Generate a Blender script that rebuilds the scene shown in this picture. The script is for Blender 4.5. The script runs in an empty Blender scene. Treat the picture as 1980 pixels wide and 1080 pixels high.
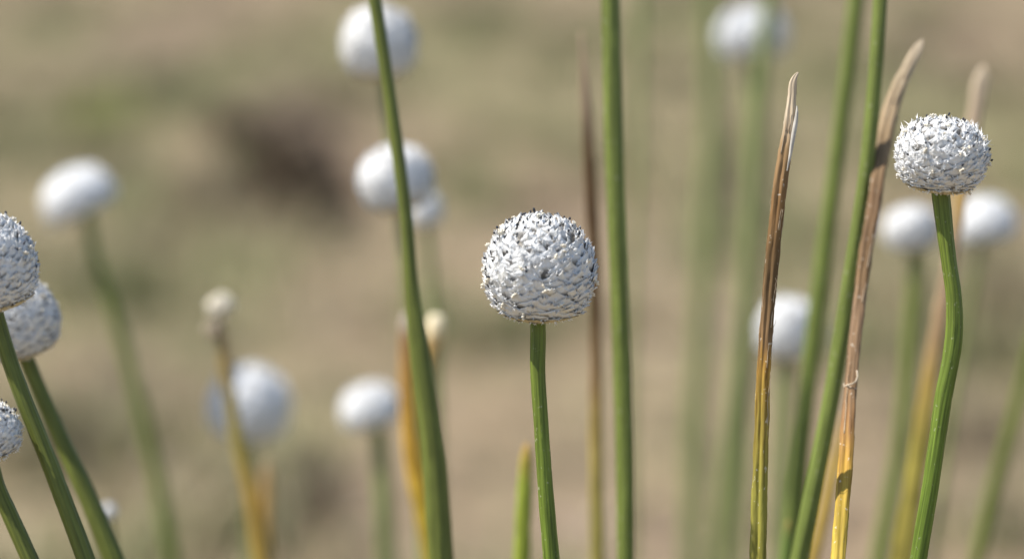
import bpy, math, random
from mathutils import Vector, Matrix, noise

random.seed(11)
R = math.radians
SC = bpy.context.scene
COL = SC.collection

# ------------------------------------------------------------------ camera
CAM_H, PITCH, LENS, FOCUS = 0.34, R(9.0), 100.0, 0.35
cam_d = bpy.data.cameras.new('camera')
cam = bpy.data.objects.new('camera', cam_d)
COL.objects.link(cam)
cam.location = (0, 0, CAM_H)
cam.rotation_euler = (R(90) - PITCH, 0, 0)
cam_d.lens, cam_d.sensor_width = LENS, 36.0
cam_d.clip_start, cam_d.clip_end = 0.01, 3000
cam_d.dof.use_dof = True
cam_d.dof.focus_distance = FOCUS
cam_d.dof.aperture_fstop = 11.5
cam_d.dof.aperture_blades = 9
SC.camera = cam

# ------------------------------------------------------------------ world, sun, exposure
SUN_EL, SUN_AZ = R(56), R(4)         # from the left, a touch on the camera's side
sun_dir = Vector((-math.cos(SUN_EL) * math.cos(SUN_AZ), -math.cos(SUN_EL) * math.sin(SUN_AZ), math.sin(SUN_EL)))
W = bpy.data.worlds.new('World')
SC.world = W
W.use_nodes = True
wn = W.node_tree.nodes
sky = wn.new('ShaderNodeTexSky')
sky.sky_type = 'NISHITA'
sky.sun_disc = False
sky.dust_density = 0.4
sky.ozone_density = 1.3
sky.sun_elevation = SUN_EL
sky.sun_rotation = math.atan2(sun_dir.x, sun_dir.y)
wn['Background'].inputs['Strength'].default_value = 0.12
W.node_tree.links.new(sky.outputs[0], wn['Background'].inputs['Color'])
sl = bpy.data.lights.new('sun', 'SUN')
sl.energy, sl.angle, sl.color = 5.0, R(0.53), (1.0, 0.95, 0.865)
sun = bpy.data.objects.new('sun', sl)
COL.objects.link(sun)
sun.rotation_euler = sun_dir.to_track_quat('Z', 'Y').to_euler()
sun.location = (-1, 0, 2)
SC.view_settings.view_transform = 'Standard'
SC.view_settings.look = 'None'
SC.view_settings.exposure = 0.6
SC.view_settings.gamma = 1.0
SC.view_settings.use_curve_mapping = False
SC.render.engine = 'CYCLES'
SC.cycles.use_denoising = True

# ------------------------------------------------------------------ helpers
FWD = Vector((0, math.cos(PITCH), -math.sin(PITCH)))
UP = Vector((0, math.sin(PITCH), math.cos(PITCH)))
RT = Vector((1, 0, 0))
PX = 0.36 / 1980.0


def at(px, py, k):
    """Where a thing stands: k = its distance in units of the focus distance."""
    return Vector((0, 0, CAM_H)) + FOCUS * k * (FWD + (px - 990) * PX * RT + (540 - py) * PX * UP)


def far(k):
    return k if k < 1.03 else 1 + (k - 1) * 1.6


def wid(px, k):
    return px * PX * FOCUS * k


def on_ground(px, py):
    d = FWD + (px - 990) * PX * RT + (540 - py) * PX * UP
    t = -CAM_H / d.z
    return Vector((d.x * t, d.y * t, 0))


def ground_z(x, y):
    f = 1.0 / (1.0 + (math.hypot(x, y) / 14.0) ** 2)
    z = 0.020 * noise.noise(Vector((x * 1.3, y * 1.3, 3.1))) + 0.010 * noise.noise(Vector((x * 5, y * 5, 7.7)))
    z += 0.004 * noise.noise(Vector((x * 17, y * 17, 1.3)))
    return z * f


def smooth(a, b, x):
    t = max(0.0, min(1.0, (x - a) / (b - a)))
    return t * t * (3 - 2 * t)


def catmull(pts, n):
    """n+1 samples of a Catmull-Rom curve through tuples of any length."""
    P = [list(p) for p in pts]
    P = [[2 * a - b for a, b in zip(P[0], P[1])]] + P + [[2 * a - b for a, b in zip(P[-1], P[-2])]]
    m = len(P) - 3
    out = []
    for i in range(n + 1):
        u = i / n * m
        j = min(int(u), m - 1)
        t = u - j
        a, b, c, d = P[j:j + 4]
        out.append([0.5 * (2 * q + (r - p) * t + (2 * p - 5 * q + 4 * r - s) * t * t + (3 * q - p - 3 * r + s) * t ** 3)
                    for p, q, r, s in zip(a, b, c, d)])
    return out


def chord_spline(P, per):
    """Smooth curve through points of uneven spacing: Hermite pieces with chord-length tangents."""
    T = [0.0]
    for a, b in zip(P, P[1:]):
        T.append(T[-1] + max(1e-6, math.dist(a[:3], b[:3])))
    n, D = len(P), len(P[0])
    tan = []
    for i in range(n):
        if i == 0 or i == n - 1:
            j = min(i, n - 2)
            tan.append([(P[j + 1][d] - P[j][d]) / (T[j + 1] - T[j]) for d in range(D)])
        else:
            h0, h1 = T[i] - T[i - 1], T[i + 1] - T[i]
            tan.append([((P[i][d] - P[i - 1][d]) / h0 * h1 + (P[i + 1][d] - P[i][d]) / h1 * h0) / (h0 + h1) for d in range(D)])
    out = []
    for i in range(n - 1):
        h = T[i + 1] - T[i]
        for q in range(per):
            t = q / per
            a, b, c, e = 2 * t ** 3 - 3 * t * t + 1, t ** 3 - 2 * t * t + t, -2 * t ** 3 + 3 * t * t, t ** 3 - t * t
            out.append([a * P[i][d] + b * h * tan[i][d] + c * P[i + 1][d] + e * h * tan[i + 1][d] for d in range(D)])
    out.append(list(P[-1]))
    return out


def mesh(name, verts, faces, mat=None, uvs=None, cols=None, smooth_shade=True):
    me = bpy.data.meshes.new(name)
    me.from_pydata([tuple(v) for v in verts], [], faces)
    if uvs is not None:
        ul = me.uv_layers.new(name='UVMap')
        li = [0] * len(me.loops)
        me.loops.foreach_get('vertex_index', li)
        flat = []
        for v in li:
            flat.extend(uvs[v])
        ul.data.foreach_set('uv', flat)
    if cols is not None:
        ca = me.color_attributes.new('Col', 'FLOAT_COLOR', 'POINT')
        flat = []
        for c in cols:
            flat.extend((c[0], c[1], c[2], 1.0))
        ca.data.foreach_set('color', flat)
    me.polygons.foreach_set('use_smooth', [smooth_shade] * len(me.polygons))
    if mat:
        me.materials.append(mat)
    me.update()
    return me


def obj(name, me, parent=None, loc=None, mat4=None):
    o = bpy.data.objects.new(name, me)
    COL.objects.link(o)
    if parent:
        o.parent = parent
    if mat4 is not None:
        o.matrix_local = mat4
    elif loc is not None:
        o.location = loc
    return o


def tag(o, label=None, cat=None, group=None, kind=None):
    for key, v in (('label', label), ('category', cat), ('group', group), ('kind', kind)):
        if v:
            o[key] = v
    return o


# ------------------------------------------------------------------ materials
def new_mat(name, rough=0.6, spec=0.3):
    m = bpy.data.materials.new(name)
    m.use_nodes = True
    b = m.node_tree.nodes['Principled BSDF']
    b.inputs['Roughness'].default_value = rough
    b.inputs['Specular IOR Level'].default_value = spec
    return m, m.node_tree.nodes, m.node_tree.links, b


def ramp(n, stops, interp='LINEAR'):
    r = n.new('ShaderNodeValToRGB')
    r.color_ramp.interpolation = interp
    e = r.color_ramp.elements
    while len(e) > 1:
        e.remove(e[0])
    e[0].position = stops[0][0]
    e[0].color = (*stops[0][1], 1)
    for p, c in stops[1:]:
        x = e.new(p)
        x.color = (*c, 1)
    return r


def noise_node(n, l, vec, scale, detail=3, rough=0.55):
    t = n.new('ShaderNodeTexNoise')
    t.inputs['Scale'].default_value = scale
    t.inputs['Detail'].default_value = detail
    t.inputs['Roughness'].default_value = rough
    if vec is not None:
        l.new(vec, t.inputs['Vector'])
    return t


def mixc(n, l, fac, a, b, mode='MIX'):
    m = n.new('ShaderNodeMix')
    m.data_type = 'RGBA'
    m.blend_type = mode
    for sock, v in ((m.inputs['Factor'], fac), (m.inputs[6], a), (m.inputs[7], b)):
        if hasattr(v, 'links'):
            l.new(v, sock)
        elif isinstance(v, (int, float)):
            sock.default_value = v
        else:
            sock.default_value = (*v, 1)
    return m.outputs[2]


def maprange(n, l, v, a, b, c=0.0, d=1.0):
    m = n.new('ShaderNodeMapRange')
    m.inputs[1].default_value, m.inputs[2].default_value = a, b
    m.inputs[3].default_value, m.inputs[4].default_value = c, d
    l.new(v, m.inputs[0])
    return m.outputs[0]


def bract_mat(name, dark=(0.15, 0.14, 0.13), white=(0.82, 0.82, 0.82), d0=0.36, d1=0.60):
    m, n, l, b = new_mat(name, 0.85, 0.15)
    uv = n.new('ShaderNodeUVMap')
    sep = n.new('ShaderNodeSeparateXYZ')
    l.new(uv.outputs[0], sep.inputs[0])
    tc = n.new('ShaderNodeTexCoord')
    info = n.new('ShaderNodeObjectInfo')
    nz = noise_node(n, l, tc.outputs['Object'], 2600, 3)
    nz2 = noise_node(n, l, tc.outputs['Object'], 900, 2)
    # dark grey chaffy base, white mealy upper half
    add = n.new('ShaderNodeMath')
    add.operation = 'MULTIPLY_ADD'
    l.new(nz2.outputs[0], add.inputs[0])
    add.inputs[1].default_value = 0.45
    l.new(sep.outputs[1], add.inputs[2])
    f = maprange(n, l, add.outputs[0], d0 + 0.2, d1 + 0.2)
    c = mixc(n, l, f, dark, white)
    # a thin brown-grey line at the very lip of some bracts
    lip = maprange(n, l, sep.outputs[1], 0.91, 0.96)
    gate = maprange(n, l, info.outputs['Random'], 0.33, 0.37)
    g2 = maprange(n, l, nz2.outputs[0], 0.45, 0.55)
    mu = n.new('ShaderNodeMath'); mu.operation = 'MULTIPLY'
    l.new(lip, mu.inputs[0]); l.new(gate, mu.inputs[1])
    mv = n.new('ShaderNodeMath'); mv.operation = 'MULTIPLY'
    l.new(mu.outputs[0], mv.inputs[0]); l.new(g2, mv.inputs[1])
    c = mixc(n, l, mv.outputs[0], c, (0.13, 0.105, 0.085))
    tint = maprange(n, l, info.outputs['Random'], 0, 1, 0.0, 0.22)
    c = mixc(n, l, tint, c, (0.66, 0.62, 0.54))
    fl = maprange(n, l, nz.outputs[0], 0.35, 0.65, 0.84, 1.0)
    c = mixc(n, l, 1.0, c, fl, 'MULTIPLY')
    l.new(c, b.inputs['Base Color'])
    bp = n.new('ShaderNodeBump')
    bp.inputs['Strength'].default_value = 0.55
    bp.inputs['Distance'].default_value = 0.00012
    l.new(nz.outputs[0], bp.inputs['Height'])
    l.new(bp.outputs[0], b.inputs['Normal'])
    return m


def plain_mat(name, col, rough=0.7, spec=0.25, var=0.25, scale=800):
    m, n, l, b = new_mat(name, rough, spec)
    tc = n.new('ShaderNodeTexCoord')
    nz = noise_node(n, l, tc.outputs['Object'], scale, 3)
    f = maprange(n, l, nz.outputs[0], 0.3, 0.7, 1 - var, 1 + var)
    c = mixc(n, l, 1.0, col, f, 'MULTIPLY')
    l.new(c, b.inputs['Base Color'])
    return m


def stem_mat(name, stops, ribs=10, rough=0.42, streak=0.35, spec=0.2, speck=0.0):
    """Colour runs along the stem (UV.y = 0 at the tip, 1 at the ground); fine fibres run lengthwise."""
    m, n, l, b = new_mat(name, rough, spec)
    uv = n.new('ShaderNodeUVMap')
    sep = n.new('ShaderNodeSeparateXYZ')
    l.new(uv.outputs[0], sep.inputs[0])
    mp = n.new('ShaderNodeMapping')
    mp.inputs['Scale'].default_value = (ribs * 2.2, 26, 1)
    l.new(uv.outputs[0], mp.inputs['Vector'])
    nz = noise_node(n, l, mp.outputs[0], 1.0, 4, 0.6)
    mp2 = n.new('ShaderNodeMapping')
    mp2.inputs['Scale'].default_value = (3, 55, 1)
    l.new(uv.outputs[0], mp2.inputs['Vector'])
    nz2 = noise_node(n, l, mp2.outputs[0], 1.0, 3, 0.6)
    # ragged transitions along the length
    w = n.new('ShaderNodeMath'); w.operation = 'MULTIPLY_ADD'
    l.new(nz.outputs[0], w.inputs[0]); w.inputs[1].default_value = 0.03
    ofs = n.new('ShaderNodeMath'); ofs.operation = 'SUBTRACT'
    l.new(sep.outputs[1], ofs.inputs[0]); ofs.inputs[1].default_value = 0.015
    l.new(ofs.outputs[0], w.inputs[2])
    rp = ramp(n, stops)
    l.new(w.outputs[0], rp.inputs[0])
    f = maprange(n, l, nz.outputs[0], 0.3, 0.7, 1 - streak, 1 + streak)
    c = mixc(n, l, 1.0, rp.outputs[0], f, 'MULTIPLY')
    f2 = maprange(n, l, nz2.outputs[0], 0.3, 0.7, 0.86, 1.12)
    c = mixc(n, l, 1.0, c, f2, 'MULTIPLY')
    if speck:
        tc = n.new('ShaderNodeTexCoord')
        nz3 = noise_node(n, l, tc.outputs['Object'], 1500, 2)
        g = maprange(n, l, nz3.outputs[0], 0.66, 0.72, 0.0, speck)
        c = mixc(n, l, g, c, (0.62, 0.56, 0.46))
    l.new(c, b.inputs['Base Color'])
    bp = n.new('ShaderNodeBump')
    bp.inputs['Strength'].default_value = 0.35
    bp.inputs['Distance'].default_value = 0.0001
    l.new(nz.outputs[0], bp.inputs['Height'])
    l.new(bp.outputs[0], b.inputs['Normal'])
    return m


M_BRACT = bract_mat('white mealy bract')
M_BRACT_FAR = bract_mat('white mealy bract soft', dark=(0.34, 0.33, 0.31), white=(0.72, 0.72, 0.72), d0=0.05, d1=0.25)
M_CHAFF = bract_mat('papery chaff', dark=(0.30, 0.27, 0.22), white=(0.82, 0.81, 0.78), d0=0.10, d1=0.40)
M_CORE = plain_mat('receptacle', (0.26, 0.24, 0.21), 0.9, 0.1, 0.4, 1500)
M_HAIR = plain_mat('white hair', (0.83, 0.83, 0.82), 0.8, 0.1, 0.05)
M_ANTHER = plain_mat('dark anther', (0.022, 0.024, 0.034), 0.45, 0.4, 0.3, 2000)
M_FLORET = plain_mat('cream floret', (0.70, 0.64, 0.52), 0.75, 0.2, 0.2, 1500)
M_INVOL = plain_mat('straw bract', (0.50, 0.44, 0.30), 0.7, 0.2, 0.25, 900)
GREEN = [(0.0, (0.142, 0.168, 0.040)), (0.35, (0.128, 0.160, 0.033)), (1.0, (0.142, 0.168, 0.038))]
M_GREEN = stem_mat('green stalk', GREEN, streak=0.45, speck=0.25)
M_GREEN_A = stem_mat('fresh green stalk', [(0.0, (0.120, 0.152, 0.026)), (0.12, (0.108, 0.158, 0.020)), (1.0, (0.12, 0.17, 0.024))], streak=0.5, speck=0.25)
M_GREEN_B = stem_mat('pale green stalk', [(0.0, (0.18, 0.205, 0.075)), (1.0, (0.185, 0.20, 0.075))])
M_GREEN_D = stem_mat('deep green stalk', [(0.0, (0.112, 0.130, 0.028)), (1.0, (0.13, 0.15, 0.032))])


# ------------------------------------------------------------------ ground
GREENZONE = [  # pixel x, y, radius px, how grassy
    (250, 200, 190, 0.55), (400, 500, 170, 0.6), (170, 255, 55, 0.4), (60, 60, 120, 0.45), (620, 80, 170, 0.35),
    (960, 60, 150, 0.35), (960, 270, 110, 0.35), (430, 640, 120, 0.5), (420, 900, 130, 0.25), (620, 830, 90, 0.45),
    (1600, 130, 170, 0.4), (1330, 60, 160, 0.4), (1950, 250, 120, 0.7), (1800, 120, 140, 0.3), (1960, 520, 110, 0.5),
    (1240, 300, 110, 0.35), (1480, 420, 150, 0.35), (1880, 800, 120, 0.25), (120, 560, 120, 0.4), (60, 920, 120, 0.3),
    (1330, 900, 120, 0.25), (760, 120, 80, 0.2)]
ZONES = []
for (zx, zy, zr, g) in GREENZONE:
    c = on_ground(zx, zy)
    c2 = on_ground(zx, zy - zr * 0.6)
    ZONES.append((c.x, c.y, zr * PX * c.y, max(0.05, (c2.y - c.y)), g))


def grassy(x, y):
    g = 0.22 + 0.38 * noise.noise(Vector((x * 3.1, y * 1.5, 0.3))) + 0.15 * noise.noise(Vector((x * 9, y * 5, 5.3)))
    for (cx, cy, rx, ry, a) in ZONES:
        q = ((x - cx) / rx) ** 2 + ((y - cy) / ry) ** 2
        if q < 6:
            g += a * math.exp(-q)
    return max(0.0, min(1.0, g))


BROWNZONE = [(600, 950, 120, 0.9), (1900, 980, 130, 0.7), (640, 230, 140, 0.6), (200, 800, 110, 0.5), (840, 920, 70, 0.5), (1180, 380, 80, 0.3),
             (330, 60, 120, 0.5), (1830, 80, 120, 0.5), (1880, 680, 110, 0.4), (560, 420, 130, 0.5), (520, 180, 110, 0.5)]
BZ = []
for (zx, zy, zr, g) in BROWNZONE:
    c = on_ground(zx, zy)
    BZ.append((c.x, c.y, zr * PX * c.y, max(0.05, on_ground(zx, zy - zr * 0.6).y - c.y), g))


def brown(x, y):
    g = 0.25 * noise.noise(Vector((x * 6, y * 2.5, 13.3)))
    for (cx, cy, rx, ry, a) in BZ:
        q = ((x - cx) / rx) ** 2 + ((y - cy) / ry) ** 2
        if q < 6:
            g += a * math.exp(-q)
    return max(0.0, min(1.0, g))


def axis(lo, hi, step, far):
    a, s = [], step
    v = lo
    while v <= hi:
        a.append(v); v += step
    v, s = hi, step
    while v < far:
        s *= 1.35; v += s; a.append(v)
    v, s, neg = lo, step, []
    while v > -far:
        s *= 1.35; v -= s; neg.append(v)
    return neg[::-1] + a


xs, ys = axis(-2.2, 2.2, 0.035, 900), axis(-0.4, 7.0, 0.035, 900)
gv, gf, gc = [], [], []
for y in ys:
    for x in xs:
        gv.append((x, y, ground_z(x, y)))
        g = grassy(x, y) if abs(x) < 12 and -6 < y < 20 else 0.3
        gc.append((g, brown(x, y) if abs(x) < 12 and -6 < y < 20 else 0.1, 0.0))
nx = len(xs)
for j in range(len(ys) - 1):
    for i in range(nx - 1):
        a = j * nx + i
        gf.append((a, a + 1, a + nx + 1, a + nx))
m, n, l, b = new_mat('sandy ground', 0.95, 0.1)
tc = n.new('ShaderNodeTexCoord')
att = n.new('ShaderNodeAttribute'); att.attribute_name = 'Col'
mpg = n.new('ShaderNodeMapping')
mpg.inputs['Scale'].default_value = (1.6, 0.8, 1)
l.new(tc.outputs['Object'], mpg.inputs['Vector'])
n1 = noise_node(n, l, mpg.outputs[0], 6.5, 4, 0.62)
n2 = noise_node(n, l, tc.outputs['Object'], 38, 4, 0.6)
n3 = noise_node(n, l, tc.outputs['Object'], 420, 3, 0.6)
sand = mixc(n, l, maprange(n, l, n2.outputs[0], 0.35, 0.65), (0.22, 0.162, 0.102), (0.325, 0.243, 0.155))
humus = mixc(n, l, maprange(n, l, n2.outputs[0], 0.35, 0.65), (0.095, 0.068, 0.048), (0.175, 0.126, 0.090))
sepc = n.new('ShaderNodeSeparateColor')
l.new(att.outputs['Color'], sepc.inputs[0])
c = mixc(n, l, maprange(n, l, n1.outputs[0], 0.50, 0.64, 0.0, 0.5), sand, humus)
moss = mixc(n, l, maprange(n, l, n2.outputs[0], 0.35, 0.65), (0.175, 0.162, 0.080), (0.28, 0.26, 0.132))
c = mixc(n, l, maprange(n, l, sepc.outputs[0], 0.15, 0.70, 0.0, 0.85), c, moss)
mauve = mixc(n, l, maprange(n, l, n2.outputs[0], 0.35, 0.65), (0.105, 0.072, 0.053), (0.20, 0.138, 0.102))
c = mixc(n, l, maprange(n, l, sepc.outputs[1], 0.10, 0.80, 0.0, 0.85), c, mauve)
c = mixc(n, l, 1.0, c, maprange(n, l, n3.outputs[0], 0.3, 0.7, 0.7, 1.25), 'MULTIPLY')
l.new(c, b.inputs['Base Color'])
bp = n.new('ShaderNodeBump')
bp.inputs['Strength'].default_value = 0.8
bp.inputs['Distance'].default_value = 0.004
l.new(n3.outputs[0], bp.inputs['Height'])
l.new(bp.outputs[0], b.inputs['Normal'])
ground = obj('ground', mesh('ground', gv, gf, m, cols=gc))
tag(ground, 'sandy brown ground with mossy green patches, far out of focus', 'ground', kind='structure')

# short grass and dry litter on the ground
m_grass, n, l, b = new_mat('grass blade', 0.6, 0.25)
att = n.new('ShaderNodeAttribute'); att.attribute_name = 'Col'
l.new(att.outputs['Color'], b.inputs['Base Color'])
rg = random.Random(5)


def blade(V, F, C, p, h, lean, az, w, col, lie=0.0):
    d = Vector((math.cos(az), math.sin(az), 0))
    s = Vector((-d.y, d.x, 0)) * w * 0.5
    b0 = len(V)
    for t in (0.0, 0.5, 1.0):
        q = p + d * (lean * t * t + lie * t) + Vector((0, 0, h * t * (1 - 0.25 * t)))
        if t < 1:
            V.append(q - s * (1 - 0.35 * t)); V.append(q + s * (1 - 0.35 * t))
            C.append(col); C.append(col)
        else:
            V.append(q); C.append(col)
    F.append((b0, b0 + 1, b0 + 3, b0 + 2))
    F.append((b0 + 2, b0 + 3, b0 + 4))


V, F, C = [], [], []
tries = 0
while tries < 15000:
    tries += 1
    y = 0.55 + 6.2 * rg.random() ** 1.25
    x = (rg.random() * 2 - 1) * (0.35 + 0.36 * y)
    g = grassy(x, y)
    if rg.random() > g * 1.15 - 0.02:
        continue
    dry = rg.random() < 0.38
    for _ in range(rg.randint(3, 8)):
        px_, py_ = x + rg.gauss(0, 0.012), y + rg.gauss(0, 0.012)
        k = rg.uniform(0.75, 1.25)
        col = (0.32 * k, 0.265 * k, 0.16 * k) if (dry or rg.random() < 0.2) else (0.205 * k, 0.205 * k * rg.uniform(0.94, 1.06), 0.095 * k)
        h = rg.uniform(0.012, 0.04) * (0.55 + 0.6 * g)
        blade(V, F, C, Vector((px_, py_, ground_z(px_, py_) - 0.002)), h, rg.uniform(0, h), rg.uniform(0, 6.283),
              rg.uniform(0.0016, 0.0032), col)
# taller loose tufts
made = 0
while made < 330:
    y = 1.0 + 5.6 * rg.random() ** 1.3
    x = (rg.random() * 2 - 1) * (0.25 + 0.24 * y)
    if rg.random() > 0.12 + grassy(x, y):
        continue
    made += 1
    kind = rg.random()
    for _ in range(rg.randint(30, 80)):
        px_, py_ = x + rg.gauss(0, 0.022), y + rg.gauss(0, 0.022)
        k = rg.uniform(0.75, 1.25)
        if kind < 0.45:
            col = (0.210 * k, 0.210 * k, 0.096 * k)
        elif kind < 0.8:
            col = (0.32 * k, 0.26 * k, 0.155 * k)
        else:
            col = (0.15 * k, 0.115 * k, 0.075 * k)
        h = rg.uniform(0.025, 0.065)
        blade(V, F, C, Vector((px_, py_, ground_z(px_, py_) - 0.002)), h, rg.uniform(0, h * 0.9), rg.uniform(0, 6.283),
              rg.uniform(0.0018, 0.0034), col)
# the fresh yellow-green tuft behind the left flowers
c = on_ground(172, 262)
for _ in range(40):
    px_, py_ = c.x + rg.gauss(0, 0.022), c.y + rg.gauss(0, 0.05)
    k = rg.uniform(0.8, 1.2)
    blade(V, F, C, Vector((px_, py_, ground_z(px_, py_) - 0.002)), rg.uniform(0.04, 0.10), rg.uniform(0, 0.04),
          rg.uniform(0, 6.283), 0.004, (0.25 * k, 0.27 * k, 0.065 * k))
grass = obj('grass', mesh('grass', V, F, m_grass, cols=C, smooth_shade=False))
tag(grass, 'short green and straw grass scattered over the sandy ground', 'grass', kind='stuff')
V, F, C = [], [], []
for _ in range(9000):
    y = 0.55 + 6.2 * rg.random() ** 1.2
    x = (rg.random() * 2 - 1) * (0.35 + 0.36 * y)
    k = rg.uniform(0.6, 1.3)
    if noise.noise(Vector((x * 4, y * 2.5, 9.1))) < rg.uniform(-0.5, 0.4):
        continue
    col = rg.choice(((0.30, 0.22, 0.14), (0.36, 0.29, 0.20), (0.16, 0.10, 0.07), (0.24, 0.165, 0.135)))
    L = rg.uniform(0.015, 0.05)
    blade(V, F, C, Vector((x, y, ground_z(x, y) + 0.002)), rg.uniform(0.0, 0.008), 0.0, rg.uniform(0, 6.283),
          rg.uniform(0.002, 0.007), tuple(q * k for q in col), lie=L)
litter = obj('leaf_litter', mesh('leaf_litter', V, F, m_grass, cols=C, smooth_shade=False))
tag(litter, 'dry straw and leaf scraps lying on the sandy ground', 'leaf litter', kind='stuff')

# dark clump of earth behind the left flowers, built of rough clods
M_CLOD = plain_mat('dark earth', (0.030, 0.021, 0.012), 0.95, 0.1, 0.4, 90)
M_CLOD_B = plain_mat('brown earth', (0.125, 0.095, 0.068), 0.95, 0.1, 0.4, 90)


def clod_mesh(seed, mat):
    V, F = [], []
    nu, nv = 18, 11
    for j in range(nv + 1):
        th = math.pi * j / nv
        for i in range(nu):
            ph = 2 * math.pi * i / nu
            d = Vector((math.sin(th) * math.cos(ph), math.sin(th) * math.sin(ph), math.cos(th)))
            r = 1 + 0.38 * noise.noise(d * 1.7 + Vector((seed * 9.1, 0, 0))) + 0.16 * noise.noise(d * 4.5 + Vector((0, seed * 5.3, 0)))
            V.append(d * r)
    for j in range(nv):
        for i in range(nu):
            a, b_ = j * nu + i, j * nu + (i + 1) % nu
            F.append((a, b_, b_ + nu, a + nu))
    return mesh('clod', V, F, mat)


CM = [clod_mesh(s, M_CLOD) for s in range(4)] + [clod_mesh(s + 4, M_CLOD_B) for s in range(3)]
eb = on_ground(565, 400)
mound = obj('earth_heap', None, loc=(eb.x, eb.y, 0))
tag(mound, 'dark brown patch of earth clods on the ground, blurred, left of the tall bent stalk', 'earth clods')
for (px_, py_, r_px, mi) in [(560, 350, 46, 0), (600, 375, 44, 1), (520, 318, 42, 2), (475, 285, 36, 3), (440, 258, 30, 1), (625, 352, 36, 1),
                             (640, 415, 34, 3), (545, 388, 32, 0), (580, 330, 44, 2), (500, 345, 30, 3), (425, 238, 26, 4), (600, 425, 30, 2),
                             (540, 295, 36, 0), (655, 385, 28, 5), (590, 300, 34, 4), (630, 310, 30, 6), (490, 255, 28, 5), (560, 270, 30, 6),
                             (610, 265, 28, 5), (530, 240, 26, 4), (650, 445, 26, 6), (570, 415, 32, 1), (520, 365, 34, 0), (610, 345, 38, 0),
                             (580, 395, 36, 3), (465, 310, 26, 4), (660, 340, 24, 5)]:
    c = on_ground(px_, py_ + r_px * 0.4)
    r = r_px * PX * c.y * (1.3 if mi < 4 else 1.05)
    o = obj('clod', CM[mi], mound)
    o.location = Vector((c.x - eb.x, c.y - eb.y, ground_z(c.x, c.y) + r * 0.5))
    o.rotation_euler = (rg.uniform(0, 6), rg.uniform(0, 6), rg.uniform(0, 6))
    o.scale = (r * 1.12, r * 1.12, r * 0.9)


# ------------------------------------------------------------------ stems and leaves
def to_ground(pts3):
    """Carry the lowest point of a stem on down to the ground."""
    p, q = pts3[-1], pts3[-2]
    sl_ = Vector(((p.x - q.x), (p.y - q.y), 0)) / max(1e-5, (q.z - p.z))
    sl_.x = max(-0.6, min(0.6, sl_.x))
    dz = p.z
    mid = p + sl_ * dz * 0.45 + Vector((0, 0, -dz * 0.5))
    end = mid + sl_ * dz * 0.18
    end.z = ground_z(end.x, end.y) - 0.004
    return [mid, end]


def stem_path(px_pts, k, n, k_bot=None, above=None):
    """px_pts: (x, y, width px). Returns samples (Vector, radius, py) from tip to ground."""
    k_bot = k if k_bot is None else k_bot
    y0, y1 = px_pts[0][1], px_pts[-1][1]
    P = []
    for (x, y, w) in px_pts:
        kk = k + (k_bot - k) * ((y - y0) / max(1, (y1 - y0)))
        v = at(x, y, kk)
        P.append((v.x, v.y, v.z, wid(w, kk) * (0.5 if kk < 1.03 else 0.45), y))
    ext = to_ground([Vector(p[:3]) for p in P])
    w = P[-1][3]
    P.append((*ext[0], w * 1.08, P[-1][4] + 1700))
    P.append((*ext[1], w * 1.15, P[-1][4] + 1700))
    # even out spacing: sample densely then resample by arc length with finer steps at the top
    dense = chord_spline(P, 40)
    L = [0.0]
    for a, b_ in zip(dense, dense[1:]):
        L.append(L[-1] + (Vector(a[:3]) - Vector(b_[:3])).length)
    out, j = [], 0
    for i in range(n + 1):
        f = i / n
        s = L[-1] * (0.45 * f + 0.55 * f * f)
        while j < len(L) - 2 and L[j + 1] < s:
            j += 1
        t = (s - L[j]) / max(1e-9, L[j + 1] - L[j])
        a, b_ = dense[j], dense[j + 1]
        q = [u + (v - u) * t for u, v in zip(a, b_)]
        out.append((Vector(q[:3]), q[3], q[4], s / L[-1]))
    return out


def frac_at(path, py):
    best = min(path, key=lambda s: abs(s[2] - py))
    return best[3]


def tube(path, section, origin, seg, twist=0.0, phase=0.0, cap=True, wob=0.04, seed=0.0, rag=0.0):
    """Sweep section(theta, f) (returns x, y multipliers of the radius) down the path."""
    V, F, U = [], [], []
    right = Vector((1, 0, 0))
    n = len(path)
    for i, (p, r, py, f) in enumerate(path):
        a, b_ = path[max(0, i - 1)][0], path[min(n - 1, i + 1)][0]
        T = (b_ - a).normalized()
        X = (right - T * right.dot(T)).normalized()
        Y = T.cross(X)
        rr = r * (1 + wob * noise.noise(Vector((f * 22, seed, 0.5))))
        tw = phase + twist * f
        for s in range(seg):
            th = 2 * math.pi * s / seg
            sx, sy = section(th, f)
            ca, sa = math.cos(tw), math.sin(tw)
            if rag:
                q = 1 + rag * noise.noise(Vector((sx * 2.5 + seed, sy * 2.5, f * 120))) + rag * 0.6 * noise.noise(Vector((sx * 5, sy * 5 + seed, f * 420)))
                sx, sy = sx * q, sy * q
            vx, vy = sx * ca - sy * sa, sx * sa + sy * ca
            V.append(p - origin + (X * vx + Y * vy) * rr)
            U.append((s / seg, f))
    for i in range(n - 1):
        for s in range(seg):
            a = i * seg + s
            b_ = i * seg + (s + 1) % seg
            F.append((a, b_, b_ + seg, a + seg))
    if cap:
        F.append(tuple(range(seg - 1, -1, -1)))
        F.append(tuple((n - 1) * seg + s for s in range(seg)))
    return V, F, U


def ribbed(ribs, depth, flat=1.0):
    def f(th, t):
        r = 1 - depth * (0.5 - 0.5 * math.cos(ribs * th)) ** 0.8
        return r * math.cos(th), r * math.sin(th) * flat
    return f


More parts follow.
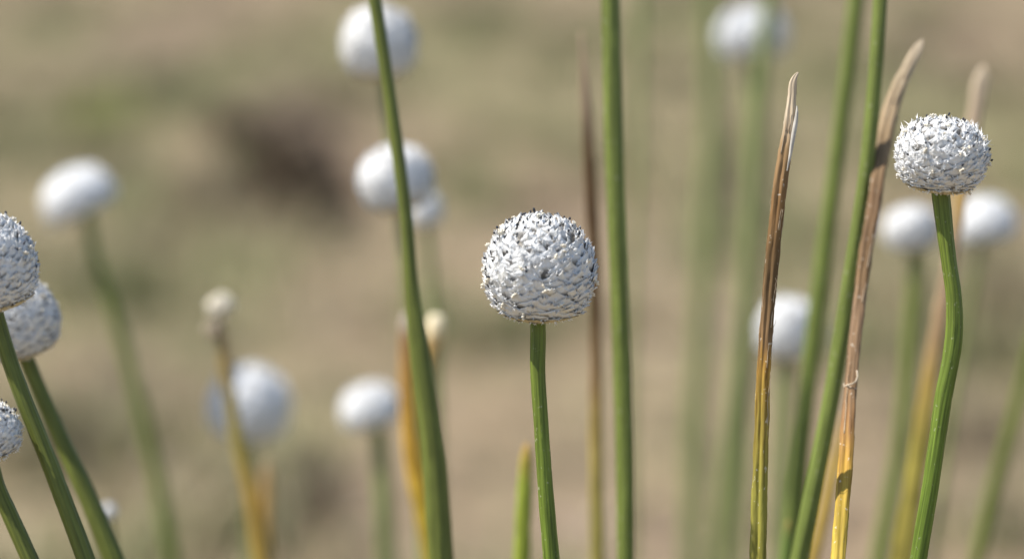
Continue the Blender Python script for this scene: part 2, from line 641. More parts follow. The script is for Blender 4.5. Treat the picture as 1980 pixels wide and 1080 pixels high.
def folded(flat=0.55, groove=0.55, gw=0.42, lean=-1.35):
    """A dead leaf rolled on itself: flattened, with a deep lengthwise groove and a second shallow one."""
    def f(th, t):
        r = 1.0
        for (c, d, w) in ((lean, groove, gw), (lean + 1.25, groove * 0.3, gw * 0.6), (lean - 1.1, groove * 0.35, gw * 0.5),
                          (lean + 3.0, groove * 0.5, gw)):
            q = (th - c + math.pi) % (2 * math.pi) - math.pi
            r -= d * math.exp(-(q / w) ** 2)
        return r * math.cos(th), r * math.sin(th) * (flat + 0.35)
    return f


# ------------------------------------------------------------------ flower heads
PROF_BALL = [(0.00, 0.00), (0.28, 0.00), (0.54, 0.012), (0.71, 0.06), (0.87, 0.17), (0.97, 0.32), (1.0, 0.46), (0.965, 0.60),
             (0.885, 0.72), (0.76, 0.825), (0.58, 0.915), (0.36, 0.975), (0.15, 0.997), (0.0, 1.0)]
PROF_DOME = [(0.00, 0.02), (0.30, 0.00), (0.56, 0.02), (0.77, 0.09), (0.92, 0.23), (1.0, 0.43), (0.99, 0.59), (0.92, 0.75),
             (0.78, 0.88), (0.58, 0.95), (0.38, 0.985), (0.18, 0.998), (0.0, 1.0)]


PROF_BUN = [(0.00, 0.02), (0.30, 0.00), (0.56, 0.02), (0.76, 0.09), (0.91, 0.22), (0.99, 0.39), (1.0, 0.50), (0.965, 0.64),
            (0.86, 0.78), (0.70, 0.885), (0.50, 0.955), (0.26, 0.992), (0.0, 1.0)]
PROF_CAP = [(0.00, 0.10), (0.30, 0.06), (0.60, 0.03), (0.84, 0.05), (0.97, 0.16), (1.0, 0.30), (0.97, 0.48), (0.87, 0.67),
            (0.70, 0.83), (0.48, 0.94), (0.25, 0.985), (0.0, 1.0)]


def profile(prof, R_, H_, n=80):
    """Dense profile (r, z) from bottom pole to top pole."""
    out = []
    for q in catmull(prof, n):
        out.append((max(0.0, q[0]) * R_, q[1] * H_))
    return out


def core_mesh(pr, scale=0.93, seg=40, mat=None):
    zc = sum(q[1] for q in pr) / len(pr)
    V, F = [], []
    m_ = pr[::2]
    for (r, z) in m_:
        for s in range(seg):
            a = 2 * math.pi * s / seg
            V.append((r * scale * math.cos(a), r * scale * math.sin(a), zc + (z - zc) * scale))
    for i in range(len(m_) - 1):
        for s in range(seg):
            a, b_ = i * seg + s, i * seg + (s + 1) % seg
            F.append((a, b_, b_ + seg, a + seg))
    F.append(tuple(range(seg - 1, -1, -1)))
    F.append(tuple((len(m_) - 1) * seg + s for s in range(seg)))
    return V, F


def spots(pr, n, f0=0.0, f1=1.0, rng=None, jit=0.0, spiral=2.399963):
    """n points spiralling over the head between area fractions f0..f1: (pos, outward normal, upward tangent, height fraction)."""
    A = [0.0]
    for a, b_ in zip(pr, pr[1:]):
        A.append(A[-1] + (a[0] + b_[0]) * 0.5 * math.hypot(b_[0] - a[0], b_[1] - a[1]))
    out, j = [], 0
    zmax = pr[-1][1]
    for i in range(n):
        f = f0 + (f1 - f0) * (i + 0.5) / n
        if rng:
            f += rng.uniform(-jit, jit) / n * 3
        s = max(0, min(0.9999, f)) * A[-1]
        j = 0
        while j < len(A) - 2 and A[j + 1] < s:
            j += 1
        t = (s - A[j]) / max(1e-12, A[j + 1] - A[j])
        (r0, z0), (r1, z1) = pr[max(0, j - 1)], pr[min(len(pr) - 1, j + 2)]
        r = pr[j][0] + (pr[j + 1][0] - pr[j][0]) * t
        z = pr[j][1] + (pr[j + 1][1] - pr[j][1]) * t
        tr, tz = r1 - r0, z1 - z0
        q = math.hypot(tr, tz) or 1
        tr, tz = tr / q, tz / q
        an = i * spiral + (rng.uniform(-jit, jit) * 0.35 if rng else 0)
        ca, sa = math.cos(an), math.sin(an)
        P = Vector((r * ca, r * sa, z))
        T = Vector((tr * ca, tr * sa, tz))
        N = Vector((tz * ca, tz * sa, -tr))
        out.append((P, N, T, z / zmax))
    return out


def bract_mesh(seed, mat, nu=8, nv=7, ragged=0.12, pointed=0.52):
    """One chaffy bract, unit length along +Y, width ~1 along X, cupped, facing +Z; thin but solid at the lip."""
    rr = random.Random(seed)
    V, F, U = [], [], []
    for j in range(nv + 1):
        t = j / nv
        w = 0.52 * (0.35 + 0.65 * smooth(0, 0.45, t)) * (1 - smooth(0.45, 1.02, t) ** 1.3 * pointed * 1.55)
        w = max(w, 0.04)
        for i in range(nu + 1):
            s = 2 * i / nu - 1
            x = s * w
            yv = t - 0.16 * s * s * t + (rr.uniform(-ragged, ragged) if j == nv else rr.uniform(-0.02, 0.02))
            zv = 0.09 * (1 - abs(s) ** 1.5) - 0.02 * t + 0.06 * t ** 3 + rr.uniform(-0.022, 0.022)
            V.append((x + rr.uniform(-0.015, 0.015), yv, zv))
            U.append((i / nu, t))
    W_ = nu + 1
    for j in range(nv):
        for i in range(nu):
            a = j * W_ + i
            F.append((a, a + 1, a + W_ + 1, a + W_))
    # rolled-under lip so the tip has thickness
    top = [nv * W_ + i for i in range(W_)]
    b0 = len(V)
    for i in top:
        x, y, z = V[i]
        V.append((x * 0.94, y - 0.05, z - 0.085))
        U.append((U[i][0], 0.86))
    for i in range(nu):
        F.append((top[i], top[i + 1], b0 + i + 1, b0 + i))
    return mesh('bract', V, F, mat, uvs=U, smooth_shade=False)


BR = [bract_mesh(100 + s, M_BRACT) for s in range(9)]
CHAFF = [bract_mesh(500 + s, M_CHAFF, 3, 4, 0.05, 0.62) for s in range(5)]
BR_LOW = [bract_mesh(300 + s, M_BRACT_FAR, 4, 4) for s in range(4)]


def bract_matrix(P, N, T, z, ln, rng, top_wild=1.0):
    """Frame of a bract: base tucked in below its spot, tip lifted off the head; looser and more upright near the crown."""
    crown = smooth(0.55, 0.95, z)
    low = 1 - smooth(0.0, 0.25, z)
    lift = R(9 + 4 * (1 - low) + 13 * crown * top_wild) + rng.gauss(0, R(3.8 + 7 * crown))
    yaw = rng.gauss(0, R(7 + 16 * crown))
    B = T.cross(N).normalized()
    T2 = (T * math.cos(yaw) + B * math.sin(yaw)).normalized()
    Yv = (T2 * math.cos(lift) + N * math.sin(lift)).normalized()
    Xv = Yv.cross(N).normalized()
    Zv = Xv.cross(Yv)
    L = ln * rng.uniform(0.86, 1.14) * (1 - 0.22 * crown)
    wd = L * rng.uniform(0.88, 1.15) * (1.50 - 0.62 * crown)
    o = P - Yv * L * 0.50 - N * L * 0.10
    m_ = Matrix((Xv * wd, Yv * L, Zv * L)).transposed().to_4x4()
    m_.translation = o
    return m_


def fuzz_mesh(pr, n, ln, rng, mat, f0=0.04, f1=1.0, w=0.00006):
    """White hairs fringing the bract tips."""
    V, F = [], []
    for (P, N, T, z) in spots(pr, n, f0, f1, rng, 1.0, 2.399963 * 1.37):
        k = rng.randint(2, 4)
        for _ in range(k):
            d = (N * rng.uniform(0.25, 1.0) + T * rng.uniform(0.1, 1.0) + Vector((rng.gauss(0, .4), rng.gauss(0, .4), rng.gauss(0, .3)))).normalized()
            s = d.cross(Vector((rng.gauss(0, 1), rng.gauss(0, 1), rng.gauss(0, 1)))).normalized() * w * rng.uniform(0.7, 1.5)
            q = P + N * ln * rng.uniform(0.0, 0.35)
            h = ln * rng.uniform(0.4, 1.0)
            s2 = d.cross(s)
            b0 = len(V)
            V.extend((q + s, q - s * 0.5 + s2 * 0.87, q - s * 0.5 - s2 * 0.87, q + d * h))
            F.extend(((b0, b0 + 1, b0 + 3), (b0 + 1, b0 + 2, b0 + 3), (b0 + 2, b0, b0 + 3)))
    return mesh('hair', V, F, mat)


def blob(V, F, P, ax, r, ln, seg=6):
    """A small elongated bead."""
    ax = ax.normalized()
    X = ax.orthogonal().normalized()
    Y = ax.cross(X)
    b0 = len(V)
    rows = ((0.0, 0.25), (0.25, 0.9), (0.6, 1.0), (0.88, 0.65), (1.0, 0.2))
    for (t, q) in rows:
        for s in range(seg):
            a = 2 * math.pi * s / seg
            V.append(P + ax * ln * t + (X * math.cos(a) + Y * math.sin(a)) * r * q)
    for i in range(len(rows) - 1):
        for s in range(seg):
            a, b_ = b0 + i * seg + s, b0 + i * seg + (s + 1) % seg
            F.append((a, b_, b_ + seg, a + seg))
    F.append(tuple(b0 + (len(rows) - 1) * seg + s for s in range(seg)))


def anther_mesh(pr, rng, n, big=1.0, z0=0.35, bias=2.2):
    V, F = [], []
    for (P, N, T, z) in spots(pr, n * 4, 0.15, 1.0, rng, 2.0, 2.399963 * 0.77):
        if z < z0 or rng.random() > 0.16 + 0.80 * smooth(0.78, 0.98, z) * bias / 2.2:
            continue
        d = (N + T * rng.uniform(0, 0.8) + Vector((rng.gauss(0, .35), rng.gauss(0, .35), 0.25))).normalized()
        r = 0.000118 * big * rng.uniform(0.8, 1.35)
        blob(V, F, P + N * rng.uniform(0.00015, 0.00048), d, r, r * rng.uniform(2.4, 3.8))
    return mesh('anther', V, F, M_ANTHER)


def make_floret():
    V, F = [], []
    blob(V, F, Vector((0, 0, 0)), Vector((0, 0.3, 1)), 0.34, 1.0, 7)
    blob(V, F, Vector((0.32, 0.1, 0)), Vector((0.4, 0.3, 1)), 0.26, 0.8, 6)
    blob(V, F, Vector((-0.30, 0.05, 0)), Vector((-0.4, 0.2, 1)), 0.24, 0.85, 6)
    return mesh('floret', V, F, M_FLORET)


FLORET = make_floret()


def involucre_mesh(pr, rng, n=16):
    V, F = [], []
    for i in range(n):
        a = 2 * math.pi * i / n + rng.uniform(-0.08, 0.08)
        ca, sa = math.cos(a), math.sin(a)
        tq = Vector((-sa, ca, 0))
        Rm = max(q[0] for q in pr)
        b0 = len(V)
        for (t, w) in ((0.20, 0.10), (0.42, 0.15), (0.60, 0.14), (0.72, 0.09), (0.78, 0.02)):
            r = t * Rm
            z = -0.012 * Rm + 0.10 * Rm * smooth(0.4, 0.85, t) * 1.3 + rng.uniform(-0.006, 0.006) * Rm
            for s in (-1, 0, 1):
                V.append(Vector((r * ca, r * sa, z - (0.02 * Rm if s == 0 else 0))) + tq * s * w * Rm)
        for j in range(4):
            for s in range(2):
                q = b0 + j * 3 + s
                F.append((q, q + 1, q + 4, q + 3))
    return mesh('involucre', V, F, M_INVOL)


def head_frame(tilt_x, tilt_y, spin=0.0):
    return Matrix.Rotation(tilt_y, 4, 'Y') @ Matrix.Rotation(tilt_x, 4, 'X') @ Matrix.Rotation(spin, 4, 'Z')


def add_head(plant, pos, Rh, Hh, prof, tilt=(0, 0), spin=0.0, detail=None, seed=1, bracts=290, crown_wild=1.0, fuzz_len=0.00055,
             anthers=60, a_bias=2.2, tufts=0, chaff=0.55):
    """pos: underside centre of the head in the plant's own space."""
    rng = random.Random(seed)
    pr = profile(prof, Rh, Hh)
    M = head_frame(tilt[0], tilt[1], spin)
    M.translation = pos
    V, F = core_mesh(pr, 0.93 if detail else 0.96, 40 if detail else 24)
    hd = obj('flower_head', mesh('flower_head', V, F, M_CORE), plant, mat4=M)
    area = 0.0
    for a, b_ in zip(pr, pr[1:]):
        area += math.pi * (a[0] + b_[0]) * math.hypot(b_[0] - a[0], b_[1] - a[1])
    if detail:
        ln = math.sqrt(area / bracts) * 1.72
        for i, (P, N, T, z) in enumerate(spots(pr, bracts, 0.10, 1.0, rng, 0.45)):
            mm = bract_matrix(P, N, T, z, ln, rng, crown_wild)
            obj('bract', BR[rng.randrange(len(BR))], hd, mat4=mm)
        for i, (P, N, T, z) in enumerate(spots(pr, 40, 0.22, 0.97, rng, 2.5, 2.1)):
            d = (N * 0.8 + T * 0.7).normalized()
            Xv = d.cross(Vector((rng.gauss(0, 1), rng.gauss(0, 1), 0.1))).normalized()
            s = ln * rng.uniform(0.14, 0.25)
            m_ = Matrix((Xv * s, d.cross(Xv) * s, d * s)).transposed().to_4x4()
            m_.translation = P + N * ln * 0.10
            obj('floret', FLORET, hd, mat4=m_)
        VV, FF, UU = [], [], []
        for (P, N, T, z) in spots(pr, int(bracts * chaff), 0.18, 1.0, rng, 2.5, 2.399963 * 1.21):
            mm = bract_matrix(P + N * ln * rng.uniform(0.0, 0.10), N, T, z, ln * rng.uniform(0.40, 0.66), rng, 1.3)
            mm = mm @ Matrix.Rotation(R(rng.gauss(9, 7)), 4, 'X') @ Matrix.Diagonal((rng.uniform(0.35, 0.75), 1, 1, 1))
            me = CHAFF[rng.randrange(len(CHAFF))]
            b0 = len(VV)
            VV.extend(mm @ v.co for v in me.vertices)
            uvd = {}
            for lp, u in zip(me.loops, me.uv_layers[0].data):
                uvd[lp.vertex_index] = tuple(u.uv)
            UU.extend(uvd[i] for i in range(len(me.vertices)))
            FF.extend(tuple(b0 + i for i in p.vertices) for p in me.polygons)
        tag(obj('chaff', mesh('chaff', VV, FF, M_CHAFF, uvs=UU, smooth_shade=False), hd), kind='stuff')
        tag(obj('hair', fuzz_mesh(pr, detail, fuzz_len, rng, M_HAIR), hd), kind='stuff')
        if tufts:   # longer bristles standing up around the shoulder
            tag(obj('hair', fuzz_mesh(pr, tufts, 0.0014, rng, M_HAIR, 0.66, 0.84, 0.00007), hd), kind='stuff')
        tag(obj('anther', anther_mesh(pr, rng, anthers, 1.0, 0.35, a_bias), hd), kind='stuff')
    else:
        nb = 150
        ln = math.sqrt(area / nb) * 1.95
        VV, FF, UU = [], [], []
        for (P, N, T, z) in spots(pr, nb, 0.10, 1.0, rng, 0.45):
            mm = bract_matrix(P, N, T, z, ln, rng, crown_wild * 0.5)
            me = BR_LOW[rng.randrange(len(BR_LOW))]
            b0 = len(VV)
            VV.extend(mm @ v.co for v in me.vertices)
            uvd = {}
            for lp, u in zip(me.loops, me.uv_layers[0].data):
                uvd[lp.vertex_index] = tuple(u.uv)
            UU.extend(uvd[i] for i in range(len(me.vertices)))
            FF.extend(tuple(b0 + i for i in p.vertices) for p in me.polygons)
        tag(obj('bract', mesh('bract', VV, FF, M_BRACT_FAR, uvs=UU), hd), kind='stuff')
    obj('involucre', involucre_mesh(pr, rng), hd)
    return hd


GROUP = 'white button flowers on green stalks'


def flower(label, head, stalk, k, k_bot=None, prof=PROF_BALL, tilt=(0, 0), mat=None, seg=30, n=260, ribs=10, rib_d=0.13, twist=5.0,
           detail=None, seed=1, name='button_flower', **kw):
    """head: (centre x, underside y, width px, height px); stalk: [(x, y, width)] from the head down."""
    k = far(k)
    path = stem_path(stalk, k, n, k_bot)
    base = path[-1][0].copy()
    plant = obj(name, None, loc=base)
    tag(plant, label, 'flower', GROUP)
    V, F, U = tube(path, ribbed(ribs, rib_d), base, seg, twist, seed * 1.3, seed=seed, rag=0.035)
    obj('stalk', mesh('stalk', V, F, mat or M_GREEN, uvs=U), plant)
    if head:
        hx, hy, hw, hh = head
        add_head(plant, at(hx, hy, k) - base, wid(hw, k) * 0.5 * (0.955 if detail else 0.87), wid(hh, k) * (0.97 if detail else 0.90), prof, tilt, seed * 0.9, detail, seed, **kw)
    return plant


# --- in focus
flower('sharp round white flower head on green stalk, alone in the middle',
       (1042, 613, 221, 203), [(1040, 612, 30), (1040, 660, 31), (1040, 720, 30), (1045, 800, 29), (1056, 960, 30), (1067, 1090, 31)],
       1.0, detail=700, seed=3, mat=M_GREEN_A, tilt=(R(2), R(1)), bracts=235, anthers=85)
flower('sharp low domed white flower head above two blurred ones, on bent stalk',
       (1814, 367, 180, 142), [(1818, 364, 36), (1824, 420, 34), (1834, 500, 31), (1845, 585, 33), (1845, 645, 35), (1824, 770, 34), (1802, 920, 33), (1774, 1090, 34)],
       1.0, prof=PROF_BUN, detail=600, seed=5, mat=M_GREEN_A, tilt=(R(3), R(4)), bracts=215, crown_wild=0.12, fuzz_len=0.0005, tufts=36, chaff=0.5, anthers=42, a_bias=0.25)
flower('large white flower head cut by the left edge, in front of another',
       (2, 594, 188, 190), [(-12, 590, 30), (4, 650, 31), (38, 750, 32), (90, 880, 34), (168, 1085, 37)],
       0.985, detail=700, seed=7, tilt=(R(2), R(-14)), bracts=260, mat=M_GREEN_D)
flower('shaded white flower head tucked behind the one at the left edge',
       (54, 684, 166, 156), [(46, 682, 34), (62, 720, 34), (110, 830, 36), (170, 960, 42), (222, 1085, 46)],
       1.06, detail=600, seed=9, tilt=(R(4), R(-16)), bracts=230, mat=M_GREEN_D)
flower('lowest white flower head at the left edge, mostly cut off',
       (-6, 884, 130, 112), [(-20, 880, 30), (-8, 930, 31), (22, 1000, 33), (60, 1085, 35)],
       0.985, detail=500, seed=11, tilt=(R(2), R(-18)), bracts=200, mat=M_GREEN_D)

# --- out of focus
flower('blurred white flower head leaning left, upper left of the picture',
       (166, 410, 158, 96), [(164, 408, 26), (178, 470, 27), (222, 610, 29), (275, 800, 31), (335, 1085, 34)],
       1.40, prof=PROF_CAP, tilt=(0, R(-27)), mat=M_GREEN, seed=13, seg=16, n=110)
flower('blurred white flower head at the top edge behind the tall bent stalk',
       (738, 148, 160, 150), [(742, 150, 26), (762, 300, 26), (800, 700, 27), (820, 1085, 28)],
       1.25, tilt=(0, R(-4)), seed=15, seg=16, n=110, mat=M_GREEN_B)
flower('blurred white flower head below the topmost one, crossed by the tall bent stalk',
       (778, 403, 162, 136), [(774, 400, 26), (790, 560, 26), (815, 800, 27), (825, 1085, 28)],
       1.22, tilt=(0, R(-12)), seed=17, seg=16, n=110, mat=M_GREEN_B)
flower('small grey flower head half hidden under a blurred white one',
       (824, 436, 68, 74), [(826, 432, 20), (838, 600, 21), (846, 800, 22), (848, 1085, 24)],
       1.34, seed=19, seg=16, n=110, mat=M_GREEN_B)
flower('blurred flower head half in blue shade behind an ochre stalk',
       (480, 848, 172, 156), [(478, 850, 28), (482, 950, 28), (488, 1085, 30)],
       1.417, seed=21, tilt=(0, R(4)), seg=16, n=110, mat=M_GREEN_B)
flower('small blurred white flower head left of the orange leaf, low in the picture',
       (722, 818, 128, 86), [(732, 826, 36), (738, 900, 38), (748, 1085, 42)],
       1.38, prof=PROF_CAP, seed=23, tilt=(0, R(-12)), seg=16, n=110, mat=M_GREEN_B)
flower('blurred white flower head behind the ochre leaf with the curled tip',
       (1520, 692, 140, 128), [(1520, 692, 34), (1515, 800, 36), (1508, 1085, 40)],
       1.34, seed=25, prof=PROF_DOME, tilt=(0, R(8)), seg=16, n=110, mat=M_GREEN_B)
flower('pale blurred flower head at the top edge crossed by a green stalk',
       (1458, 114, 152, 112), [(1454, 112, 30), (1452, 400, 32), (1440, 800, 34), (1430, 1085, 36)],
       1.52, seed=27, tilt=(0, R(-6)), seg=16, n=110, mat=M_GREEN_B)
flower('blurred white flower head just left below the low domed one',
       (1766, 484, 118, 94), [(1772, 486, 34), (1765, 600, 36), (1745, 820, 38), (1700, 1085, 40)],
       1.33, prof=PROF_DOME, seed=29, tilt=(0, R(-6)), seg=16, n=110)
flower('blurred white flower head just right below the low domed one',
       (1908, 462, 136, 90), [(1898, 470, 18), (1878, 580, 18), (1850, 740, 18), (1800, 1085, 20)],
       1.36, prof=PROF_CAP, seed=31, tilt=(0, R(-10)), seg=16, n=110, mat=M_GREEN_B)
flower('tiny white blurred bud beside the pair of dark green stalks',
       (211, 1000, 30, 30), [(211, 998, 14), (216, 1040, 14), (224, 1085, 15)],
       1.22, seed=33, seg=12, n=80, mat=M_GREEN_D)

# --- tall stalks whose flower heads rise above the picture
TALL = 'tall green stalks running out of the picture'


def tall(label, stalk, k, hw=150, k_bot=None, **kw):
    (x0, y0, w0), (x1, y1, _) = stalk[0], stalk[1]
    dx = (x0 - x1) / (y1 - y0)
    rise = 420 + 60 * ((int(x0) * 7) % 5)
    pts = [(x0 + dx * rise, y0 - rise, w0 * 0.9), (x0 + dx * rise * 0.5, y0 - rise * 0.5, w0 * 0.95)] + stalk
    p = flower(label, (pts[0][0], pts[0][1] + 6, hw, hw * 0.9), pts, k, k_bot, **kw)
    tag(p, None, 'flower', TALL)
    return p


tall('tall dark green stalk bending in front of two blurred white heads',
     [(724, -5, 28), (745, 130, 28), (770, 300, 29), (786, 430, 30), (796, 560, 34), (814, 700, 46), (838, 880, 54), (853, 1085, 56)],
     1.07, seed=41, mat=M_GREEN_D)
tall('tall straight green stalk just right of the central flower head',
     [(1180, -5, 42), (1184, 150, 42), (1191, 400, 41), (1199, 600, 40), (1207, 850, 40), (1210, 1085, 40)],
     1.08, seed=43)
tall('tall green stalk crossing in front of the wide dry brown leaf',
     [(1702, -5, 32), (1692, 150, 32), (1672, 350, 33), (1640, 560, 34), (1610, 750, 36), (1566, 980, 40), (1545, 1085, 42)],
     1.055, seed=45)
tall('blurred green stalk just left of the sharper tall right one',
     [(1656, -5, 36), (1640, 130, 36), (1618, 300, 36), (1590, 520, 38), (1560, 760, 40), (1528, 1085, 42)],
     1.17, seed=47, seg=20, n=140)
tall('blurred green stalk in front of the pale flower head at the top edge',
     [(1488, -5, 34), (1472, 150, 34), (1455, 380, 36), (1432, 680, 38), (1405, 900, 40), (1390, 1085, 40)],
     1.42, seed=49, seg=16, n=110, mat=M_GREEN_B)
tall('very blurred wide green stalk, leftmost of the pale group on the right',
     [(1372, -5, 40), (1376, 200, 42), (1362, 500, 44), (1346, 800, 46), (1340, 1085, 48)],
     1.75, seed=51, seg=16, n=110, mat=M_GREEN_B)
tall('faint thin blurred stalk right of the tall straight green one',
     [(1240, -5, 20), (1236, 200, 20), (1228, 450, 20), (1220, 700, 20), (1222, 1085, 22)],
     1.5, seed=53, hw=110, seg=12, n=90, mat=M_GREEN_B)
tall('blurred green stalk slanting up to the lower right edge',
     [(1990, 700, 30), (1955, 830, 31), (1925, 930, 32), (1888, 1085, 34)],
     1.30, seed=55, hw=120, seg=16, n=110, mat=M_GREEN_D)


# ------------------------------------------------------------------ leaves, dead and yellowing
BR0, BR1 = (0.175, 0.105, 0.050), (0.088, 0.050, 0.022)
TAN, PALE = (0.36, 0.26, 0.175), (0.46, 0.37, 0.26)
OCHRE, YEL, YG = (0.30, 0.165, 0.036), (0.285, 0.205, 0.040), (0.22, 0.20, 0.038)


def leaf(label, pts, k, stops, k_bot=None, section=None, seg=28, n=280, twist=0.6, phase=0.0, name='dry_leaf', group='dry and yellowing leaves',
         rough=0.68, streak=0.55, seed=1, speck=0.0, frays=0, fray_to=0.2):
    k = far(k)
    path = stem_path(pts, k, n, k_bot)
    base = path[-1][0].copy()
    sp = sorted((min(1.0, frac_at(path, py)), c) for py, c in stops)
    mt = stem_mat('leaf colours', sp, 6, rough, streak, 0.14, speck)
    t = obj(name, None, loc=base)
    tag(t, label, 'leaf', group)
    V, F, U = tube(path, section or folded(), base, seg, twist, phase, wob=0.08, seed=seed, rag=0.13)
    obj('blade', mesh('blade', V, F, mt, uvs=U), t)
    # frayed fibres peeling off the dead upper part
    fr = random.Random(seed * 31)
    m_f = plain_mat('frayed fibre', (0.40, 0.31, 0.21), 0.8)
    for _ in range(frays):
        i0 = fr.randrange(2, int(len(path) * fray_to))
        m0 = fr.randint(5, 14)
        a = fr.uniform(-0.4, 3.6)
        off = RT * math.cos(a) - FWD * abs(math.sin(a))
        st = []
        for q in range(m0):
            p, r = path[min(i0 + q, len(path) - 1)][:2]
            lift = 0.86 + 0.5 * fr.random() * ((m0 - q) / m0) ** 2
            st.append((p + off * r * lift, wid(1.1, 1) * (0.25 + q / m0), 0, q / m0))
        Vf, Ff, Uf = tube(st, ribbed(5, 0.05), base, 5)
        obj('fibre', mesh('fibre', Vf, Ff, m_f), t)
    return t, path, base


t, path, base = leaf('narrow rolled brown leaf with pale curled tip, ochre below, in sharp focus',
                     [(1543, 140, 4), (1537, 150, 11), (1531, 190, 17), (1527, 240, 23), (1517, 300, 27), (1503, 410, 28), (1492, 520, 27), (1482, 640, 27),
                      (1477, 720, 29), (1472, 860, 30), (1466, 1090, 32)], 1.0,
                     [(140, PALE), (230, PALE), (290, (0.26, 0.165, 0.08)), (400, (0.19, 0.105, 0.042)), (520, (0.115, 0.07, 0.03)), (660, BR0), (700, OCHRE), (800, YEL), (960, YG), (1600, YG)],
                     section=folded(0.55, 0.62, 0.34, -1.2), seg=40, n=420, seed=2, speck=0.5, frays=16, fray_to=0.22)
# pale withered sliver beside the groove near its tip
V, F = [], []
for i, (x, y, w) in enumerate(((1541, 205, 2), (1541, 218, 6), (1538, 240, 9), (1534, 262, 9), (1528, 300, 6), (1522, 330, 2))):
    p = at(x, y, 0.9978) - base
    s = RT * wid(w, 1) * 0.5
    V.extend((p - s, p + s, p + s * 0.6 + Vector((0, 0.0004, 0)), p - s * 0.6 + Vector((0, 0.0004, 0))))
for i in range(5):
    for q in range(4):
        a, b_ = i * 4 + q, i * 4 + (q + 1) % 4
        F.append((a, b_, b_ + 4, a + 4))
obj('withered_strip', mesh('withered_strip', V, F, plain_mat('withered strip', (0.50, 0.46, 0.40), 0.8)), t)

t, path, base = leaf('wide dry brown leaf with tan flattened tip, orange-yellow towards the bottom',
                     [(1783, 78, 6), (1774, 96, 22), (1752, 140, 29), (1730, 190, 35), (1714, 250, 35), (1701, 320, 31), (1690, 400, 29), (1676, 480, 31), (1663, 570, 29),
                      (1653, 660, 28), (1645, 740, 27), (1638, 840, 28), (1630, 960, 29), (1620, 1090, 30)], 1.075,
                     [(80, PALE), (160, (0.30, 0.23, 0.145)), (300, (0.24, 0.16, 0.085)), (380, (0.15, 0.088, 0.045)), (540, (0.13, 0.078, 0.036)), (600, (0.20, 0.125, 0.07)), (760, (0.22, 0.135, 0.07)),
                      (830, (0.24, 0.125, 0.05)), (900, (0.37, 0.21, 0.04)), (1000, (0.34, 0.235, 0.036)), (1500, YG)],
                     k_bot=0.99, section=folded(0.42, 0.6, 0.36, -1.45), seg=40, n=420, seed=4, speck=0.5, frays=16, fray_to=0.26)
# loose fibre curling round it
V, F, U = tube([(at(x, y, kk), wid(1.7, 1), 0, i / 6) for i, (x, y, kk) in enumerate(
    ((1657, 716, 1.036), (1658, 728, 1.034), (1655, 737, 1.0325), (1647, 742, 1.0315), (1638, 744, 1.032), (1633, 747, 1.034), (1632, 741, 1.036)))],
    ribbed(6, 0.05), base, 6)
obj('fibre', mesh('fibre', V, F, plain_mat('fibre', (0.45, 0.37, 0.27), 0.8)), t)

leaf('blurred tan leaf tip rising behind the low domed flower, yellow at its foot',
     [(1902, 128, 8), (1898, 150, 30), (1888, 210, 32), (1874, 290, 30), (1858, 390, 28), (1842, 480, 28), (1822, 590, 30), (1803, 700, 36), (1784, 830, 42), (1744, 1090, 48)],
     1.17, [(130, PALE), (300, TAN), (380, (0.44, 0.28, 0.09)), (480, TAN), (640, (0.38, 0.25, 0.13)), (740, (0.32, 0.22, 0.06)), (860, (0.26, 0.215, 0.045)), (1400, (0.26, 0.22, 0.045))], seg=20, n=160, seed=6)
leaf('slender brown dead leaf behind the central flower, ochre below',
     [(1124, 62, 6), (1128, 110, 12), (1133, 200, 20), (1139, 300, 24), (1146, 430, 25), (1151, 560, 24), (1152, 700, 25), (1152, 760, 28), (1153, 900, 30), (1156, 1090, 32)],
     1.15, [(60, TAN), (200, (0.22, 0.15, 0.10)), (300, BR1), (560, BR1), (740, (0.20, 0.125, 0.055)), (800, (0.27, 0.19, 0.06)), (1000, (0.25, 0.21, 0.06)), (1500, YG)],
     seg=20, n=160, seed=8)
leaf('short upright yellow-green leaf tip beside the foot of the central stalk',
     [(1018, 856, 6), (1018, 872, 20), (1016, 910, 29), (1013, 980, 34), (1009, 1090, 38)],
     1.12, [(858, (0.40, 0.24, 0.07)), (880, (0.34, 0.25, 0.05)), (940, (0.22, 0.26, 0.035)), (1500, (0.20, 0.25, 0.035))], name='green_leaf',
     section=folded(0.7, 0.25, 0.5), seg=20, n=140, seed=10)
leaf('orange leaf with pale tip pressed against the tall bent green stalk',
     [(784, 604, 8), (784, 622, 22), (785, 660, 28), (788, 750, 34), (796, 860, 40), (814, 960, 44), (840, 1090, 46)],
     1.19, [(600, (0.46, 0.40, 0.32)), (632, (0.42, 0.34, 0.25)), (650, (0.30, 0.17, 0.07)), (760, (0.40, 0.22, 0.045)), (900, (0.44, 0.26, 0.035)), (1000, (0.40, 0.28, 0.03)), (1500, YEL)],
     seg=20, n=160, seed=12)
leaf('cream blunt leaf tip showing just right of the tall bent green stalk',
     [(846, 608, 22), (844, 622, 36), (842, 648, 36), (836, 672, 26), (832, 720, 22), (836, 850, 22), (842, 1090, 24)],
     1.20, [(608, (0.78, 0.68, 0.48)), (645, (0.74, 0.60, 0.36)), (665, (0.46, 0.29, 0.10)), (740, (0.20, 0.17, 0.06)), (1500, YG)],
     section=folded(0.7, 0.25, 0.5), seg=20, n=160, seed=14)
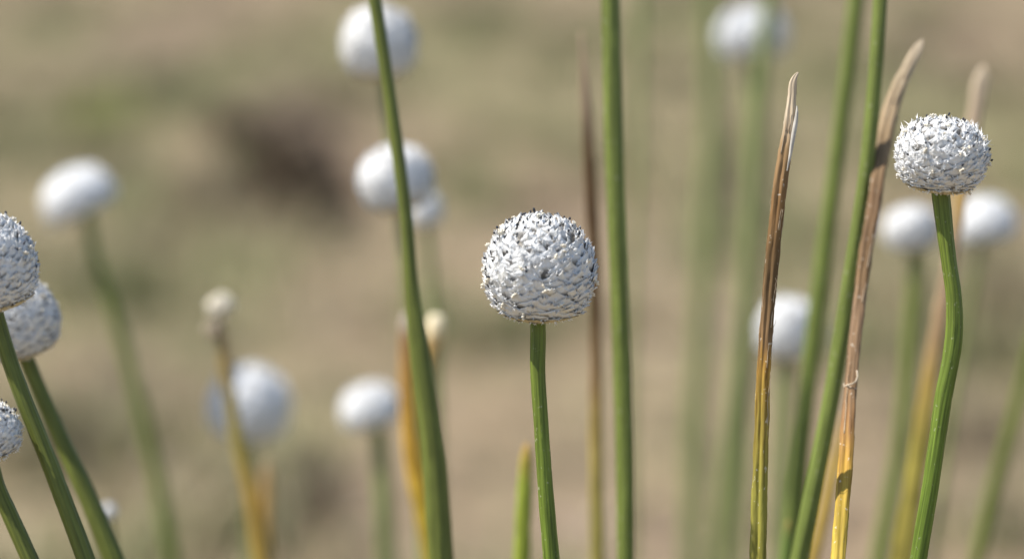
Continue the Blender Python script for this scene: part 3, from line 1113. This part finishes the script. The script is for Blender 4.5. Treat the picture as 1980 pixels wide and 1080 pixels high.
leaf('ochre stalk-like leaf with withered brown top, crossing the shaded flower head',
     [(424, 606, 20), (428, 640, 22), (434, 690, 26), (444, 760, 28), (460, 850, 30), (484, 950, 32), (506, 1090, 36)],
     1.24, [(600, (0.34, 0.24, 0.15)), (650, (0.24, 0.16, 0.075)), (720, (0.27, 0.19, 0.055)), (850, (0.30, 0.24, 0.055)), (960, (0.34, 0.22, 0.05)), (1500, YEL)],
     seg=20, n=160, seed=16)
leaf('short orange-brown leaf beside the foot of the ochre one, lower left',
     [(516, 890, 8), (516, 915, 22), (514, 980, 26), (512, 1090, 30)],
     1.34, [(890, (0.30, 0.19, 0.09)), (960, (0.38, 0.22, 0.06)), (1500, YEL)], seg=16, n=120, seed=18)
leaf('blurred ochre leaf half hidden behind the tall green stalk at lower right',
     [(1632, 800, 8), (1626, 840, 18), (1612, 910, 22), (1592, 1000, 24), (1570, 1090, 26)],
     1.16, [(800, (0.38, 0.25, 0.09)), (900, (0.42, 0.28, 0.06)), (1500, YEL)], seg=16, n=120, seed=20)
leaf('short green leaf tip low between ochre leaf and tall green stalk',
     [(1524, 1005, 6), (1522, 1030, 16), (1516, 1090, 20)],
     1.12, [(1005, (0.30, 0.22, 0.06)), (1030, (0.14, 0.20, 0.045)), (1500, (0.13, 0.19, 0.045))], name='green_leaf', seg=16, n=100, seed=22)

# withered little head on the ochre leaf's top
p0 = at(426, 622, far(1.24))
wb = obj('withered_bud', None, loc=p0)
tag(wb, 'small cream withered bud on top of the ochre stalk, lower left', 'bud')
rng = random.Random(77)
V, F = [], []
for _ in range(70):
    d = Vector((rng.gauss(0, 1), rng.gauss(0, 1), rng.gauss(0.3, 0.8))).normalized()
    c0 = at(427, 594, far(1.24)) - p0
    blob(V, F, c0 + d * wid(12, far(1.24)), d, wid(7, far(1.24)), wid(16, far(1.24)), 5)
obj('floret_cluster', mesh('floret_cluster', V, F, plain_mat('withered cream', (0.62, 0.56, 0.45), 0.8)), wb)
V, F = [], []
for _ in range(40):
    d = Vector((rng.gauss(0, 1), rng.gauss(0, 1), rng.gauss(0, 1))).normalized()
    c0 = at(411, 636, far(1.24)) - p0
    blob(V, F, c0 + d * wid(7, far(1.24)), d, wid(6, far(1.24)), wid(13, far(1.24)), 5)
obj('floret_cluster', mesh('floret_cluster', V, F, plain_mat('withered brown', (0.40, 0.33, 0.24), 0.8)), wb)
